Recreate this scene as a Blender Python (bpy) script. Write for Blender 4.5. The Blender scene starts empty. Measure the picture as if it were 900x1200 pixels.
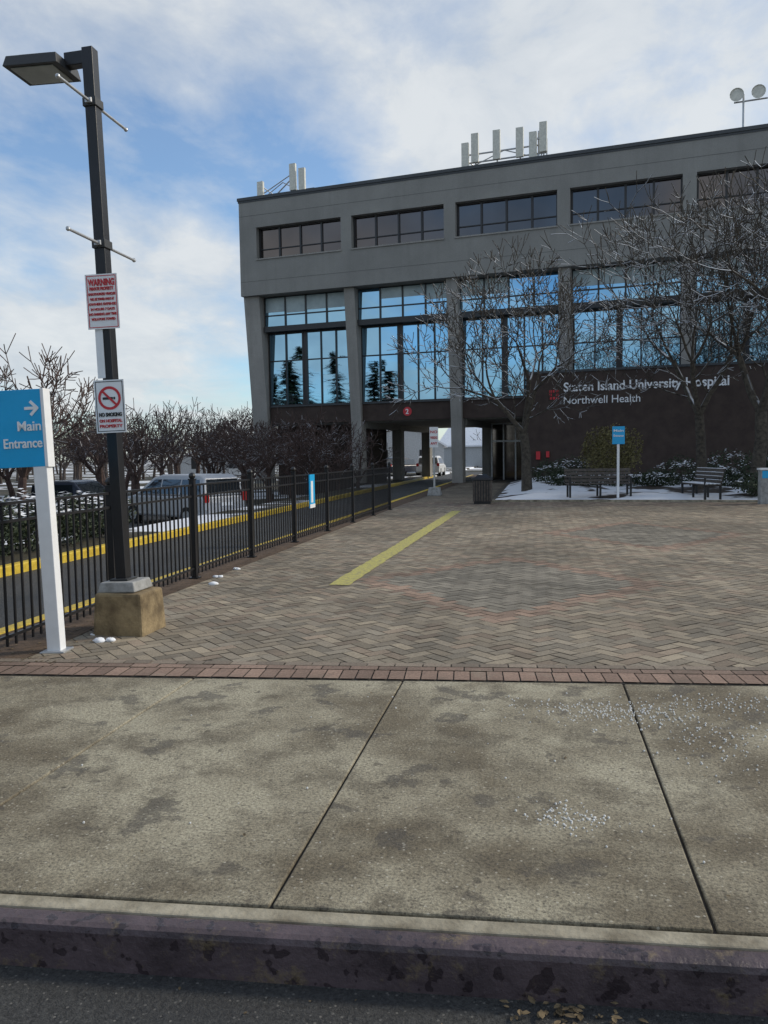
import bpy, bmesh, math, random
import numpy as np
from mathutils import Vector, Matrix
random.seed(7); np.random.seed(7)
sc=bpy.context.scene
COL=sc.collection
# ---------------------------------------------------------------- materials
def newmat(name):
    m=bpy.data.materials.new(name); m.use_nodes=True
    nt=m.node_tree; b=nt.nodes['Principled BSDF']
    return m,nt,b
def mat(name,c,rough=.7,metal=0,var=.12,scale=8,bump=0,c2=None,bscale=None,spec=.5,emit=None):
    m,nt,b=newmat(name)
    b.inputs['Roughness'].default_value=rough; b.inputs['Metallic'].default_value=metal
    b.inputs['Specular IOR Level'].default_value=spec
    tc=nt.nodes.new('ShaderNodeTexCoord')
    n=nt.nodes.new('ShaderNodeTexNoise'); n.inputs['Scale'].default_value=scale; n.inputs['Detail'].default_value=6
    n.inputs['Roughness'].default_value=.6
    nt.links.new(tc.outputs['Object'],n.inputs['Vector'])
    r=nt.nodes.new('ShaderNodeValToRGB')
    if c2 is None:
        a=[max(0,x*(1-var)) for x in c]; d=[min(1,x*(1+var)) for x in c]
    else: a,d=c,c2
    r.color_ramp.elements[0].position=.35; r.color_ramp.elements[1].position=.65
    r.color_ramp.elements[0].color=(*a,1); r.color_ramp.elements[1].color=(*d,1)
    nt.links.new(n.outputs['Fac'],r.inputs['Fac']); nt.links.new(r.outputs['Color'],b.inputs['Base Color'])
    if bump:
        n2=nt.nodes.new('ShaderNodeTexNoise'); n2.inputs['Scale'].default_value=bscale or scale*8; n2.inputs['Detail'].default_value=4
        nt.links.new(tc.outputs['Object'],n2.inputs['Vector'])
        bp=nt.nodes.new('ShaderNodeBump'); bp.inputs['Strength'].default_value=bump; bp.inputs['Distance'].default_value=.01
        nt.links.new(n2.outputs['Fac'],bp.inputs['Height']); nt.links.new(bp.outputs['Normal'],b.inputs['Normal'])
    return m
def N(nt,t,**k):
    n=nt.nodes.new(t)
    for a,v in k.items():
        if a in n.inputs.keys(): n.inputs[a].default_value=v
        else: setattr(n,a,v)
    return n
def noise(nt,vec,scale,detail=5,rough=.6,dist=0):
    n=N(nt,'ShaderNodeTexNoise'); n.inputs['Scale'].default_value=scale; n.inputs['Detail'].default_value=detail
    n.inputs['Roughness'].default_value=rough; n.inputs['Distortion'].default_value=dist
    nt.links.new(vec,n.inputs['Vector']); return n.outputs['Fac']
def ramp(nt,fac,p0,c0,p1,c1):
    r=N(nt,'ShaderNodeValToRGB'); e=r.color_ramp.elements
    e[0].position=p0;e[1].position=p1
    f=lambda c:(c,c,c,1) if not hasattr(c,'__len__') else (*c,1)
    e[0].color=f(c0);e[1].color=f(c1); nt.links.new(fac,r.inputs['Fac']); return r.outputs['Color']
def mix(nt,fac,a,b,mode='MIX'):
    m=N(nt,'ShaderNodeMix'); m.data_type='RGBA'; m.blend_type=mode
    for s,v in ((m.inputs[0],fac),(m.inputs[6],a),(m.inputs[7],b)):
        if isinstance(v,bpy.types.NodeSocket): nt.links.new(v,s)
        elif hasattr(v,'__len__'): s.default_value=(*v,1)
        else: s.default_value=v
    return m.outputs[2]
def bump(nt,b,h,s,d=.01):
    bp=N(nt,'ShaderNodeBump'); bp.inputs['Strength'].default_value=s; bp.inputs['Distance'].default_value=d
    nt.links.new(h,bp.inputs['Height']); nt.links.new(bp.outputs['Normal'],b.inputs['Normal'])

def concrete_walk():
    m,nt,b=newmat('sidewalk_concrete'); tc=N(nt,'ShaderNodeTexCoord').outputs['Object']
    big=noise(nt,tc,.75,7,.62,.1)
    col=ramp(nt,big,.42,(.205,.170,.112),.58,(.46,.415,.30))
    mid=noise(nt,tc,3.2,8,.76,.2)
    col=mix(nt,ramp(nt,mid,.49,0,.62,.62),col,(.125,.103,.070))
    bl=noise(nt,tc,2.7,6,.62,.1)
    col=mix(nt,ramp(nt,bl,.585,0,.615,.62),col,(.095,.078,.055))
    bl2=noise(nt,tc,11,3,.5,.0)
    col=mix(nt,ramp(nt,bl2,.68,0,.70,.6),col,(.09,.075,.055))
    sp=noise(nt,tc,70,4,.8)
    col=mix(nt,.8,col,ramp(nt,sp,.38,.35,.62,1.12),'MULTIPLY')
    v=N(nt,'ShaderNodeTexVoronoi'); v.inputs['Scale'].default_value=42; nt.links.new(tc,v.inputs['Vector'])
    col=mix(nt,ramp(nt,v.outputs['Distance'],.12,.7,.26,0),col,(.06,.05,.04))
    v2=N(nt,'ShaderNodeTexVoronoi'); v2.inputs['Scale'].default_value=27; nt.links.new(tc,v2.inputs['Vector'])
    col=mix(nt,ramp(nt,v2.outputs['Distance'],.09,.6,.17,0),col,(.56,.52,.42))
    nt.links.new(col,b.inputs['Base Color'])
    nt.links.new(ramp(nt,bl,.58,.9,.63,.6),b.inputs['Roughness'])
    bump(nt,b,sp,.9,.008); return m
def asphalt(name,base=.035,wet=.5):
    m,nt,b=newmat(name); tc=N(nt,'ShaderNodeTexCoord').outputs['Object']
    sp=noise(nt,tc,90,3,.8); big=noise(nt,tc,1.1,5)
    col=ramp(nt,sp,.35,(base*.35,)*3,.7,(base*2.1,base*2.1,base*2.0))
    col=mix(nt,ramp(nt,big,.4,0,.65,.5),col,(base*.5,base*.5,base*.55))
    v=N(nt,'ShaderNodeTexVoronoi'); v.inputs['Scale'].default_value=38; nt.links.new(tc,v.inputs['Vector'])
    col=mix(nt,ramp(nt,v.outputs['Distance'],.12,.7,.2,0),col,(.2,.19,.17))
    nt.links.new(col,b.inputs['Base Color'])
    nt.links.new(ramp(nt,big,.4,.85,.7,wet),b.inputs['Roughness'])
    bump(nt,b,sp,1,.012); return m
def kerbmat():
    m,nt,b=newmat('kerb_steel_face'); tc=N(nt,'ShaderNodeTexCoord').outputs['Object']
    a=noise(nt,tc,3,6,.7,.5); col=ramp(nt,a,.35,(.045,.032,.036),.65,(.12,.088,.095))
    s=noise(nt,tc,17,2,.5); col=mix(nt,ramp(nt,s,.60,0,.63,.65),col,(.018,.013,.016))
    s2=noise(nt,tc,5,8,.8); col=mix(nt,ramp(nt,s2,.54,0,.64,.75),col,(.20,.15,.085))
    nt.links.new(col,b.inputs['Base Color']); nt.links.new(ramp(nt,s,.58,.5,.63,.22),b.inputs['Roughness'])
    bump(nt,b,noise(nt,tc,40,4),.6,.01); return m
def pavermat():
    m,nt,b=newmat('brick_pavers'); tc=N(nt,'ShaderNodeTexCoord').outputs['Object']
    at=N(nt,'ShaderNodeAttribute'); at.attribute_name='Col'
    big=noise(nt,tc,.45,5,.6,.5)
    col=mix(nt,1.0,at.outputs['Color'],ramp(nt,big,.35,.68,.65,1.15),'MULTIPLY')
    sp=noise(nt,tc,55,4,.7)
    col=mix(nt,.6,col,ramp(nt,sp,.35,.5,.65,1.1),'MULTIPLY')
    st=noise(nt,tc,2.6,6,.7); col=mix(nt,ramp(nt,st,.54,0,.70,.55),col,(.11,.09,.066))
    col=mix(nt,ramp(nt,noise(nt,tc,1.7,6,.75),.56,0,.74,.5),col,(.36,.32,.24))
    nt.links.new(col,b.inputs['Base Color']); nt.links.new(ramp(nt,big,.4,.9,.7,.8),b.inputs['Roughness'])
    bump(nt,b,sp,.5,.006); return m
def glassmat(name,tint,rough=.03):
    m,nt,b=newmat(name); tc=N(nt,'ShaderNodeTexCoord').outputs['Object']
    b.inputs['Metallic'].default_value=1
    n=noise(nt,tc,.35,2)
    nt.links.new(ramp(nt,n,.35,[t*.8 for t in tint],.65,tint),b.inputs['Base Color'])
    b.inputs['Roughness'].default_value=rough
    bump(nt,b,noise(nt,tc,.9,1),.10,.03); return m
def barkmat(name,c1,c2,snow=.5,thr=.55):
    m,nt,b=newmat(name); tc=N(nt,'ShaderNodeTexCoord').outputs['Object']
    g=N(nt,'ShaderNodeNewGeometry'); s=N(nt,'ShaderNodeSeparateXYZ'); nt.links.new(g.outputs['Normal'],s.inputs[0])
    col=ramp(nt,noise(nt,tc,9,4),.35,c1,.65,c2)
    if snow:
        n=ramp(nt,noise(nt,tc,1.6,3),.42,0,.52,1)
        k=ramp(nt,s.outputs['Z'],thr,0,min(1,thr+.12),snow)
        f=mix(nt,1.0,k,n,'MULTIPLY'); col=mix(nt,f,col,(.75,.78,.82))
    nt.links.new(col,b.inputs['Base Color']); b.inputs['Roughness'].default_value=.9
    return m
def groundmat(name,c1,c2,snowamt=.55,sc_=.25):
    m,nt,b=newmat(name); tc=N(nt,'ShaderNodeTexCoord').outputs['Object']
    col=ramp(nt,noise(nt,tc,6,6,.7),.35,c1,.65,c2)
    col=mix(nt,.5,col,ramp(nt,noise(nt,tc,60,3),.35,.4,.65,1.0),'MULTIPLY')
    f=ramp(nt,noise(nt,tc,sc_,5,.55,.3),snowamt,0,snowamt+.03,1)
    col=mix(nt,f,col,(.74,.76,.8)); nt.links.new(col,b.inputs['Base Color']); b.inputs['Roughness'].default_value=.9
    bump(nt,b,noise(nt,tc,25,4),.6,.02); return m
def facademat(name,a,c,streak=.25):
    m,nt,b=newmat(name); tc=N(nt,'ShaderNodeTexCoord').outputs['Object']
    col=ramp(nt,noise(nt,tc,.4,5),.35,a,.65,c)
    mp=N(nt,'ShaderNodeMapping');mp.inputs['Scale'].default_value=(2.2,2.2,.12);nt.links.new(tc,mp.inputs[0])
    col=mix(nt,ramp(nt,noise(nt,mp.outputs[0],1.0,5,.65),.5,0,.75,streak*2),col,[x*.6 for x in a])
    col=mix(nt,.3,col,ramp(nt,noise(nt,tc,22,3),.35,.7,.65,1.1),'MULTIPLY')
    nt.links.new(col,b.inputs['Base Color']);b.inputs['Roughness'].default_value=.9
    bump(nt,b,noise(nt,tc,18,3),.3,.02);return m

M={}
M['walk']=concrete_walk(); M['asphalt']=asphalt('road_asphalt',.045,.5); M['drive']=asphalt('drive_asphalt',.05,.6)
M['kerb']=kerbmat(); M['paver']=pavermat()
M['kerbconc']=mat('kerb_concrete',(.17,.145,.10),.85,c2=(.40,.36,.27),scale=6,bump=.5)
M['joint']=mat('joint_dirt',(.035,.028,.022),.95,var=.3,bump=.3)
M['mortar']=mat('paver_sand_joint',(.075,.063,.05),.95,var=.3,bump=.3)
M['yellow']=mat('yellow_paint',(.50,.34,.03),.6,c2=(.66,.48,.05),scale=14,bump=.2)
M['black']=mat('black_painted_metal',(.012,.012,.014),.4,var=.2,bump=.1)
M['darkgrey']=mat('dark_grey_metal',(.03,.032,.034),.5)
M['galv']=mat('galvanised_metal',(.45,.46,.47),.4,metal=.6)
M['white']=mat('white_painted_metal',(.8,.81,.82),.45,var=.04)
M['blue']=mat('sign_blue',(.01,.37,.72),.4,var=.03)
M['red']=mat('sign_red',(.55,.03,.04),.5,var=.05)
M['blk']=mat('sign_black',(.02,.02,.02),.5)
M['oldconc']=mat('lamp_base_concrete',(.12,.085,.045),.9,c2=(.32,.24,.13),scale=5,bump=.8)
M['capconc']=mat('lamp_base_cap',(.22,.22,.21),.85,c2=(.38,.38,.37),scale=9,bump=.4)
M['facade']=facademat('facade_concrete',(.235,.23,.215),(.285,.28,.26),.12)
M['facade2']=facademat('facade_pier_concrete',(.26,.25,.23),(.35,.335,.31),.2)
M['brown']=mat('brown_brick',(.040,.026,.021),.85,c2=(.06,.041,.033),scale=2,bump=.3,bscale=14)
M['coping']=mat('roof_coping',(.05,.055,.06),.5)
M['groove']=mat('facade_groove',(.15,.15,.14),.9)
M['frame']=mat('window_frame',(.02,.02,.022),.4)
M['glass_sky']=glassmat('window_glass_sky_tint',(.29,.50,.66),.02)  # blue tint puts the deep blue of the reflected sky into the glass colour
M['glassdark']=glassmat('window_glass_dark',(.14,.125,.12),.08)
M['blind']=mat('window_blind',(.22,.29,.31),.3,c2=(.34,.42,.43),scale=1.1,spec=.8)
M['soffit']=mat('soffit_concrete',(.3,.29,.27),.9)
M['int']=mat('dark_interior',(.02,.02,.022),.9)
M['snow']=mat('snow',(.76,.78,.82),.8,c2=(.88,.89,.91),scale=5,bump=.5,bscale=12)
M['salt']=mat('rock_salt',(.72,.72,.70),.6)
M['bark']=barkmat('bark_snowy',(.035,.028,.022),(.095,.08,.06),.95,.42)
M['bark2']=barkmat('bark_far',(.045,.035,.03),(.09,.07,.06),.25,.6)
M['barkred']=barkmat('bark_reddish',(.05,.032,.028),(.11,.07,.058),.4,.6)
M['ground']=groundmat('ground_mulch_grass',(.035,.03,.018),(.08,.07,.04),.52,.14)
M['bed']=groundmat('bed_mulch',(.03,.022,.016),(.075,.055,.04),.43,.35)
M['mulch']=groundmat('leaf_mulch',(.06,.036,.02),(.14,.09,.055),.72,1.2)
M['leafdk']=mat('evergreen_leaf',(.016,.026,.012),.7,c2=(.045,.062,.027),scale=3)
M['leafyl']=mat('ochre_leaf',(.10,.085,.03),.7,c2=(.2,.17,.06),scale=3)
M['wood']=mat('bench_wood',(.05,.04,.034),.7,c2=(.11,.09,.075),scale=12)
M['silver']=mat('car_silver_paint',(.46,.47,.49),.35,metal=.3,var=.03)
M['carwhite']=mat('car_white_paint',(.7,.7,.7),.3,var=.03)
M['cardark']=mat('car_dark_paint',(.03,.035,.05),.25,var=.05)
M['tyre']=mat('tyre_rubber',(.015,.015,.015),.8)
M['carglass']=mat('car_glass',(.015,.02,.025),.05,spec=1)
M['tail']=mat('tail_lamp',(.4,.02,.02),.2)
M['deadleaf']=mat('dead_leaf',(.07,.05,.026),.8,c2=(.22,.16,.085),scale=20)
M['siding']=mat('house_siding',(.45,.46,.46),.8)
M['lens']=mat('lamp_lens',(.3,.32,.3),.3)
# ---------------------------------------------------------------- mesh builder
class MB:
    def __init__(s): s.v=[];s.f=[];s.m=[];s.mats=[]
    def mi(s,k):
        if k not in s.mats: s.mats.append(k)
        return s.mats.index(k)
    def add(s,vs,fs,k,T=None):
        o=len(s.v)
        for p in vs:
            s.v.append(tuple(T@Vector(p)) if T is not None else tuple(p))
        i=s.mi(k)
        for f in fs: s.f.append(tuple(o+a for a in f)); s.m.append(i)
    def box(s,x0,x1,y0,y1,z0,z1,k,T=None):
        vs=[(x,y,z) for z in(z0,z1) for y in(y0,y1) for x in(x0,x1)]
        fs=[(0,2,3,1),(4,5,7,6),(0,1,5,4),(2,6,7,3),(0,4,6,2),(1,3,7,5)]
        s.add(vs,fs,k,T)
    def taper(s,cx,cy,z0,z1,a0,b0,a1,b1,k,T=None):
        vs=[(cx-a0,cy-b0,z0),(cx+a0,cy-b0,z0),(cx-a0,cy+b0,z0),(cx+a0,cy+b0,z0),(cx-a1,cy-b1,z1),(cx+a1,cy-b1,z1),(cx-a1,cy+b1,z1),(cx+a1,cy+b1,z1)]
        s.add(vs,[(0,2,3,1),(4,5,7,6),(0,1,5,4),(2,6,7,3),(0,4,6,2),(1,3,7,5)],k,T)
    def tube(s,p0,p1,r0,r1,k,n=8,caps=True,T=None):
        p0=Vector(p0);p1=Vector(p1);d=(p1-p0)
        if d.length<1e-6:return
        d.normalize();a=d.orthogonal().normalized();b=d.cross(a)
        vs=[];fs=[]
        for p,r in((p0,r0),(p1,r1)):
            for i in range(n):
                t=2*math.pi*i/n; vs.append(p+a*(r*math.cos(t))+b*(r*math.sin(t)))
        for i in range(n): j=(i+1)%n; fs.append((i,j,n+j,n+i))
        if caps: fs.append(tuple(range(n-1,-1,-1))); fs.append(tuple(range(n,2*n)))
        s.add(vs,fs,k,T)
    def ball(s,c,r,k,seg=8,rings=5,sq=(1,1,1),jit=0,T=None):
        vs=[(c[0],c[1],c[2]-r*sq[2])];fs=[]
        for i in range(1,rings):
            ph=-math.pi/2+math.pi*i/rings
            for j in range(seg):
                th=2*math.pi*j/seg; q=r*(1+random.uniform(-jit,jit))
                vs.append((c[0]+q*sq[0]*math.cos(ph)*math.cos(th),c[1]+q*sq[1]*math.cos(ph)*math.sin(th),c[2]+q*sq[2]*math.sin(ph)))
        vs.append((c[0],c[1],c[2]+r*sq[2])); L=len(vs)-1
        for j in range(seg):
            fs.append((0,1+(j+1)%seg,1+j)); fs.append((L,L-seg+j,L-seg+(j+1)%seg))
        for i in range(rings-2):
            for j in range(seg):
                a=1+i*seg+j;b_=1+i*seg+(j+1)%seg; fs.append((a,b_,b_+seg,a+seg))
        s.add(vs,fs,k,T)
    def poly(s,pts,k,T=None): s.add(pts,[tuple(range(len(pts)))],k,T)
    def prism(s,prof,y0,y1,k,T=None,inset=None):
        n=len(prof)
        vs=[(x,y0,z) for x,z in prof]+[(x,y1,z) for x,z in prof]
        fs=[tuple(range(n)),tuple(range(2*n-1,n-1,-1))]+[((i+1)%n,i,n+i,n+(i+1)%n) for i in range(n)]
        s.add(vs,fs,k,T)
    def obj(s,name,parent=None,bevel=0,smooth=False,loc=None,rot=None):
        me=bpy.data.meshes.new(name); me.from_pydata(s.v,[],s.f)
        for k in s.mats: me.materials.append(M[k])
        me.polygons.foreach_set('material_index',s.m)
        if smooth: me.polygons.foreach_set('use_smooth',[True]*len(s.f))
        me.update()
        o=bpy.data.objects.new(name,me); COL.objects.link(o)
        if parent: o.parent=parent
        if loc: o.location=loc
        if rot: o.rotation_euler=rot
        if bevel:
            bm=bmesh.new(); bm.from_mesh(me); bmesh.ops.recalc_face_normals(bm,faces=bm.faces); bm.to_mesh(me); bm.free()
            b=o.modifiers.new('bevel','BEVEL'); b.width=bevel; b.segments=2; b.limit_method='ANGLE'; b.angle_limit=math.radians(40)
        return o
def empty(name,loc=(0,0,0),rot=(0,0,0)):
    o=bpy.data.objects.new(name,None); COL.objects.link(o); o.location=loc; o.rotation_euler=rot; return o
def text(body,k,parent,loc,rot=(math.pi/2,0,0),w=None,h=None,size=.1,align='LEFT',bold=0,name='lettering'):
    cu=bpy.data.curves.new('t','FONT'); cu.body=body; cu.size=1; cu.align_x='LEFT'; cu.offset=bold; cu.extrude=.004
    to=bpy.data.objects.new('t',cu); COL.objects.link(to); bpy.context.view_layer.update()
    me=bpy.data.meshes.new_from_object(to.evaluated_get(bpy.context.evaluated_depsgraph_get()))
    bpy.data.objects.remove(to)
    co=np.empty(len(me.vertices)*3); me.vertices.foreach_get('co',co); co=co.reshape(-1,3)
    mn=co.min(0);mx=co.max(0); co[:,0]-=mn[0]
    H=.72
    sy=(h/H) if h else size
    sx=(w/(mx[0]-mn[0])) if w else sy
    co[:,0]*=sx;co[:,1]*=sy
    W=(mx[0]-mn[0])*sx
    if align=='RIGHT': co[:,0]-=W
    if align=='CENTER': co[:,0]-=W/2
    me.vertices.foreach_set('co',co.ravel()); me.materials.clear(); me.materials.append(M[k]); me.update()
    me.name=name
    o=bpy.data.objects.new(name,me); COL.objects.link(o); o.parent=parent; o.location=loc; o.rotation_euler=rot
    return o
# ---------------------------------------------------------------- camera
th=math.radians(10.7);p=math.atan(66/950);r=.0145
fw=Vector((-math.sin(th)*math.cos(p),math.cos(th)*math.cos(p),-math.sin(p)))
R0=Vector((math.cos(th),math.sin(th),0));U0=R0.cross(fw)
Rr=R0*math.cos(r)-U0*math.sin(r);Ur=U0*math.cos(r)+R0*math.sin(r)
cam=bpy.data.cameras.new('camera');co=bpy.data.objects.new('camera',cam);COL.objects.link(co)
mw=Matrix.Identity(4)
for i in range(3): mw[i][0]=Rr[i];mw[i][1]=Ur[i];mw[i][2]=-fw[i]
mw[0][3]=0;mw[1][3]=0;mw[2][3]=1.5
co.matrix_world=mw; cam.sensor_fit='HORIZONTAL';cam.sensor_width=36;cam.lens=38;cam.clip_end=3000;cam.clip_start=.05
sc.camera=co
# ---------------------------------------------------------------- world + sun
sd=Vector((.80,.36,.55)).normalized()
el=math.asin(sd.z);az=math.atan2(sd.x,sd.y)
w=bpy.data.worlds.new('World');sc.world=w;w.use_nodes=True;nt=w.node_tree
bg=nt.nodes['Background'];bg.inputs[1].default_value=.138
sky=N(nt,'ShaderNodeTexSky');sky.sky_type='NISHITA';sky.sun_disc=False;sky.sun_elevation=el;sky.sun_rotation=az
sky.air_density=1.0;sky.dust_density=.6;sky.ozone_density=2.0
tc=N(nt,'ShaderNodeTexCoord').outputs['Generated']
sp=N(nt,'ShaderNodeSeparateXYZ');nt.links.new(tc,sp.inputs[0])
zz=N(nt,'ShaderNodeMath',operation='ADD');nt.links.new(sp.outputs['Z'],zz.inputs[0]);zz.inputs[1].default_value=.22
zm=N(nt,'ShaderNodeMath',operation='MAXIMUM');nt.links.new(zz.outputs[0],zm.inputs[0]);zm.inputs[1].default_value=.05
dv=N(nt,'ShaderNodeVectorMath',operation='DIVIDE');nt.links.new(tc,dv.inputs[0])
cb=N(nt,'ShaderNodeCombineXYZ')
for i in range(3): nt.links.new(zm.outputs[0],cb.inputs[i])
nt.links.new(cb.outputs[0],dv.inputs[1])
mp=N(nt,'ShaderNodeMapping');mp.inputs['Location'].default_value=(3.1,1.4,0);mp.inputs['Scale'].default_value=(1,.75,0);nt.links.new(dv.outputs[0],mp.inputs[0])
n1=noise(nt,mp.outputs[0],.95,7,.52,.35)
n2=noise(nt,mp.outputs[0],4,7,.6,.3)
n3=noise(nt,mp.outputs[0],11,6,.6,.2)
ad=N(nt,'ShaderNodeMath',operation='MULTIPLY_ADD');nt.links.new(n2,ad.inputs[0]);ad.inputs[1].default_value=.28;nt.links.new(n1,ad.inputs[2])
ad2=N(nt,'ShaderNodeMath',operation='MULTIPLY_ADD');nt.links.new(n3,ad2.inputs[0]);ad2.inputs[1].default_value=.10;nt.links.new(ad.outputs[0],ad2.inputs[2])
cf=ramp(nt,ad2.outputs[0],.58,0.07,.78,.92)
shade=ramp(nt,n2,.35,(4.5,4.85,5.2),.65,(5.6,5.8,5.9))
skyb=mix(nt,1.0,sky.outputs[0],(.98,1.14,1.24),'MULTIPLY')
c=mix(nt,cf,skyb,shade)
nt.links.new(c,bg.inputs[0])
sl=bpy.data.lights.new('sun','SUN');sl.energy=2.6;sl.angle=math.radians(8);sl.color=(1,.90,.75)
so=bpy.data.objects.new('sun',sl);COL.objects.link(so);so.rotation_euler=sd.to_track_quat('Z','Y').to_euler()
# ---------------------------------------------------------------- ground
mb=MB()
xs=[(-900,-.78),(-40,-.78),(-12,-.78),(-8.9,-.03),(-7.56,-.03),(-7.5,-.17),(900,-.17)]
ys=[-900,900]
vs=[(x,y,z) for y in ys for x,z in xs];n=len(xs)
mb.add(vs,[(i,i+1,n+i+1,n+i) for i in range(n-1)],'ground');mb.obj('ground')
S=.062;S2=.086;B0=5.335
def quadband(mb,x0,x1,a,b,z0,z1,k,sa=S,sb=S):
    vs=[(x,(a+sa*x if j==0 else b+sb*x),z) for z in(z0,z1) for j in(0,1) for x in(x0,x1)]
    mb.add(vs,[(0,2,3,1),(4,5,7,6),(0,1,5,4),(2,6,7,3),(0,4,6,2),(1,3,7,5)],k)
mb=MB();quadband(mb,-90,90,-9,2.39,-.9,-.150,'asphalt');mb.obj('street_road')
mb=MB();quadband(mb,-90,90,-12,-9.2,-.9,-.02,'walk');quadband(mb,-90,90,-9.2,-9.0,-.9,-.01,'kerbconc');mb.obj('opposite_pavement')
mb=MB();x=-41.15
while x<40:
    quadband(mb,x,x+2.994,2.38,2.475,-.5,.0,'kerb');x+=3
mb.obj('street_kerb',bevel=.024)
mb=MB();x=-41.1
while x<40:
    quadband(mb,x,x+2.99,2.478,2.55,-.5,-.004,'kerbconc');x+=3
mb.obj('kerb_backing_strip',bevel=.008)
mb=MB();quadband(mb,-41,41,2.55,B0,-.5,-.014,'joint',S,S2);mb.obj('sidewalk_base')
mb=MB();x=.55-1.43*28
while x<40:
    z=random.uniform(-.002,.002)
    quadband(mb,x+.006,x+1.424,2.56,B0-.015,-.1,z,'walk',S,S2);x+=1.43
mb.obj('sidewalk',bevel=.007)
mb=MB()
mb.add([(-4.55,B0-S2*4.55,-.004),(40,B0+S2*40,-.004),(40,58,-.004),(-4.55,58,-.004),(-4.55,B0-S2*4.55,-.5),(40,B0+S2*40,-.5),(40,58,-.5),(-4.55,58,-.5)],[(0,1,2,3),(0,4,5,1),(1,5,6,2),(3,2,6,7),(0,3,7,4)],'mortar')
mb.obj('plaza_base')
def bricks():
    V=[];F=[];C=[]
    L=.22;W=.11;g=.004
    def add(cx,cy,ang,l,w,col,z=0,j=1):
        c,s=math.cos(ang),math.sin(ang)
        tz=random.uniform(-.0012,.0012);t1=random.uniform(-.0010,.0010)*j;t2=random.uniform(-.0010,.0010)*j
        o=len(V)
        hl=l/2-g;hw=w/2-g
        for a,b_ in((-1,-1),(1,-1),(1,1),(-1,1)):
            lx=a*hl;ly=b_*hw
            V.append((cx+lx*c-ly*s,cy+lx*s+ly*c,z+tz+a*t1+b_*t2))
        F.append((o,o+1,o+2,o+3));C.append(col)
    ang=math.radians(45)
    c,s=math.cos(ang),math.sin(ang)
    def col(x,y):
        d=abs(x+.35)/1.75+abs(y-9.55)/2.3
        d2=abs(x-4.6)/1.75+abs(y-9.9)/2.3
        d3=abs(x-1.9)/1.75+abs(y-15.5)/2.6
        dm=min(d,d2,d3)
        k=random.uniform(.70,1.24)
        if .86<dm<1.05: base=(.31,.215,.155)
        elif dm<.86: base=(.235,.21,.165)
        else:
            base=random.choice([(.30,.25,.18),(.275,.232,.172),(.32,.265,.19),(.26,.223,.168),(.285,.222,.16)])
        if y>23.2: base=(.23,.17,.13) if random.random()<.5 else base
        return tuple(b*k for b in base)+(1,)
    n=230
    for i in range(-n,n):
        for j in range(-n,n):
            m=(i-j)%4
            if m==0: hor=True
            elif m==3: hor=False
            else: continue
            if hor: u=(i+1)*W;v=(j+.5)*W;a=ang
            else: u=(i+.5)*W;v=(j+1)*W;a=ang+math.pi/2
            x=2.5+u*c-v*s;y=15.5+u*s+v*c
            if x<-4.05 or x>9.5 or y>25.6 or y<B0+.385+S2*x: continue
            add(x,y,a,L,W,col(x,y))
    rot=math.atan(S2)
    Z=.0055
    x=-6
    while x<12:
        k=random.uniform(.7,1.15);cc=tuple(b*k for b in(.32,.215,.16))+(1,)
        add(x,B0+.115+S2*x,rot+math.pi/2,.22,.11,cc,Z,.3);x+=.11
    for row,(off,base) in enumerate(((.282,(.29,.2,.15)),(.386,(.28,.225,.17)))):
        x=-6+row*.1
        while x<12:
            k=random.uniform(.7,1.1);add(x,B0+off+S2*x,rot,.2,.1,tuple(b*k for b in base)+(1,),Z,.3);x+=.2
    yy=25.65;row=0
    while yy<46:
        xx=-3.9+(row%2)*.1
        while xx<-1.5:
            k=random.uniform(.8,1.2);add(xx,yy,0,.2,.1,tuple(b*k for b in(.23,.19,.14))+(1,));xx+=.2
        yy+=.1;row+=1
    me=bpy.data.meshes.new('brick_paving');me.from_pydata(V,[],F);me.materials.append(M['paver'])
    at=me.color_attributes.new('Col','FLOAT_COLOR','CORNER')
    arr=np.repeat(np.array(C,dtype=np.float32),4,axis=0);at.data.foreach_set('color',arr.ravel())
    o=bpy.data.objects.new('brick_paving',me);COL.objects.link(o)
bricks()
mb=MB();pts=[]
nseg=90
for i in range(nseg+1):
    y=9.1+12.4*i/nseg;x=-2.27+.17*i/nseg
    pts.append(((x-.125+random.uniform(-.01,.01),y,.006),(x+.125+random.uniform(-.01,.01),y,.006)))
for i in range(nseg): mb.poly([pts[i][0],pts[i][1],pts[i+1][1],pts[i+1][0]],'yellow')
ym,ynt,yb=newmat('worn_yellow_line');t_=N(ynt,'ShaderNodeTexCoord').outputs['Object']
cc=mix(ynt,ramp(ynt,noise(ynt,t_,18,5,.8),.46,0,.60,.85),(.46,.42,.11),(.24,.205,.13));ynt.links.new(cc,yb.inputs['Base Color']);yb.inputs['Roughness'].default_value=.8
M['stripe']=ym;mb.mats=['stripe'];mb.obj('painted_line')
mb=MB();mb.box(-7.40,-4.72,2.7,75,-.4,-.13,'drive');mb.obj('driveway')
for nm,xa,xb in(('driveway_kerb',-4.72,-4.56),('driveway_kerb',-7.56,-7.40)):
    mb=MB();y=6.0
    while y<60:
        mb.box(xa,xb,y,y+2.99,-.4,.012+random.uniform(-.004,.004),'yellow');y+=3
    mb.obj(nm,bevel=.02)
mb=MB();mb.add([(-4.57,5.0,.003),(-3.8,5.06,.003),(-3.85,6.2,.004),(-4.0,8,.004),(-4.06,60,.004),(-4.57,60,.004)],[(0,1,2,3,4,5)],'mulch');mb.obj('leaf_litter_strip')
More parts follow.
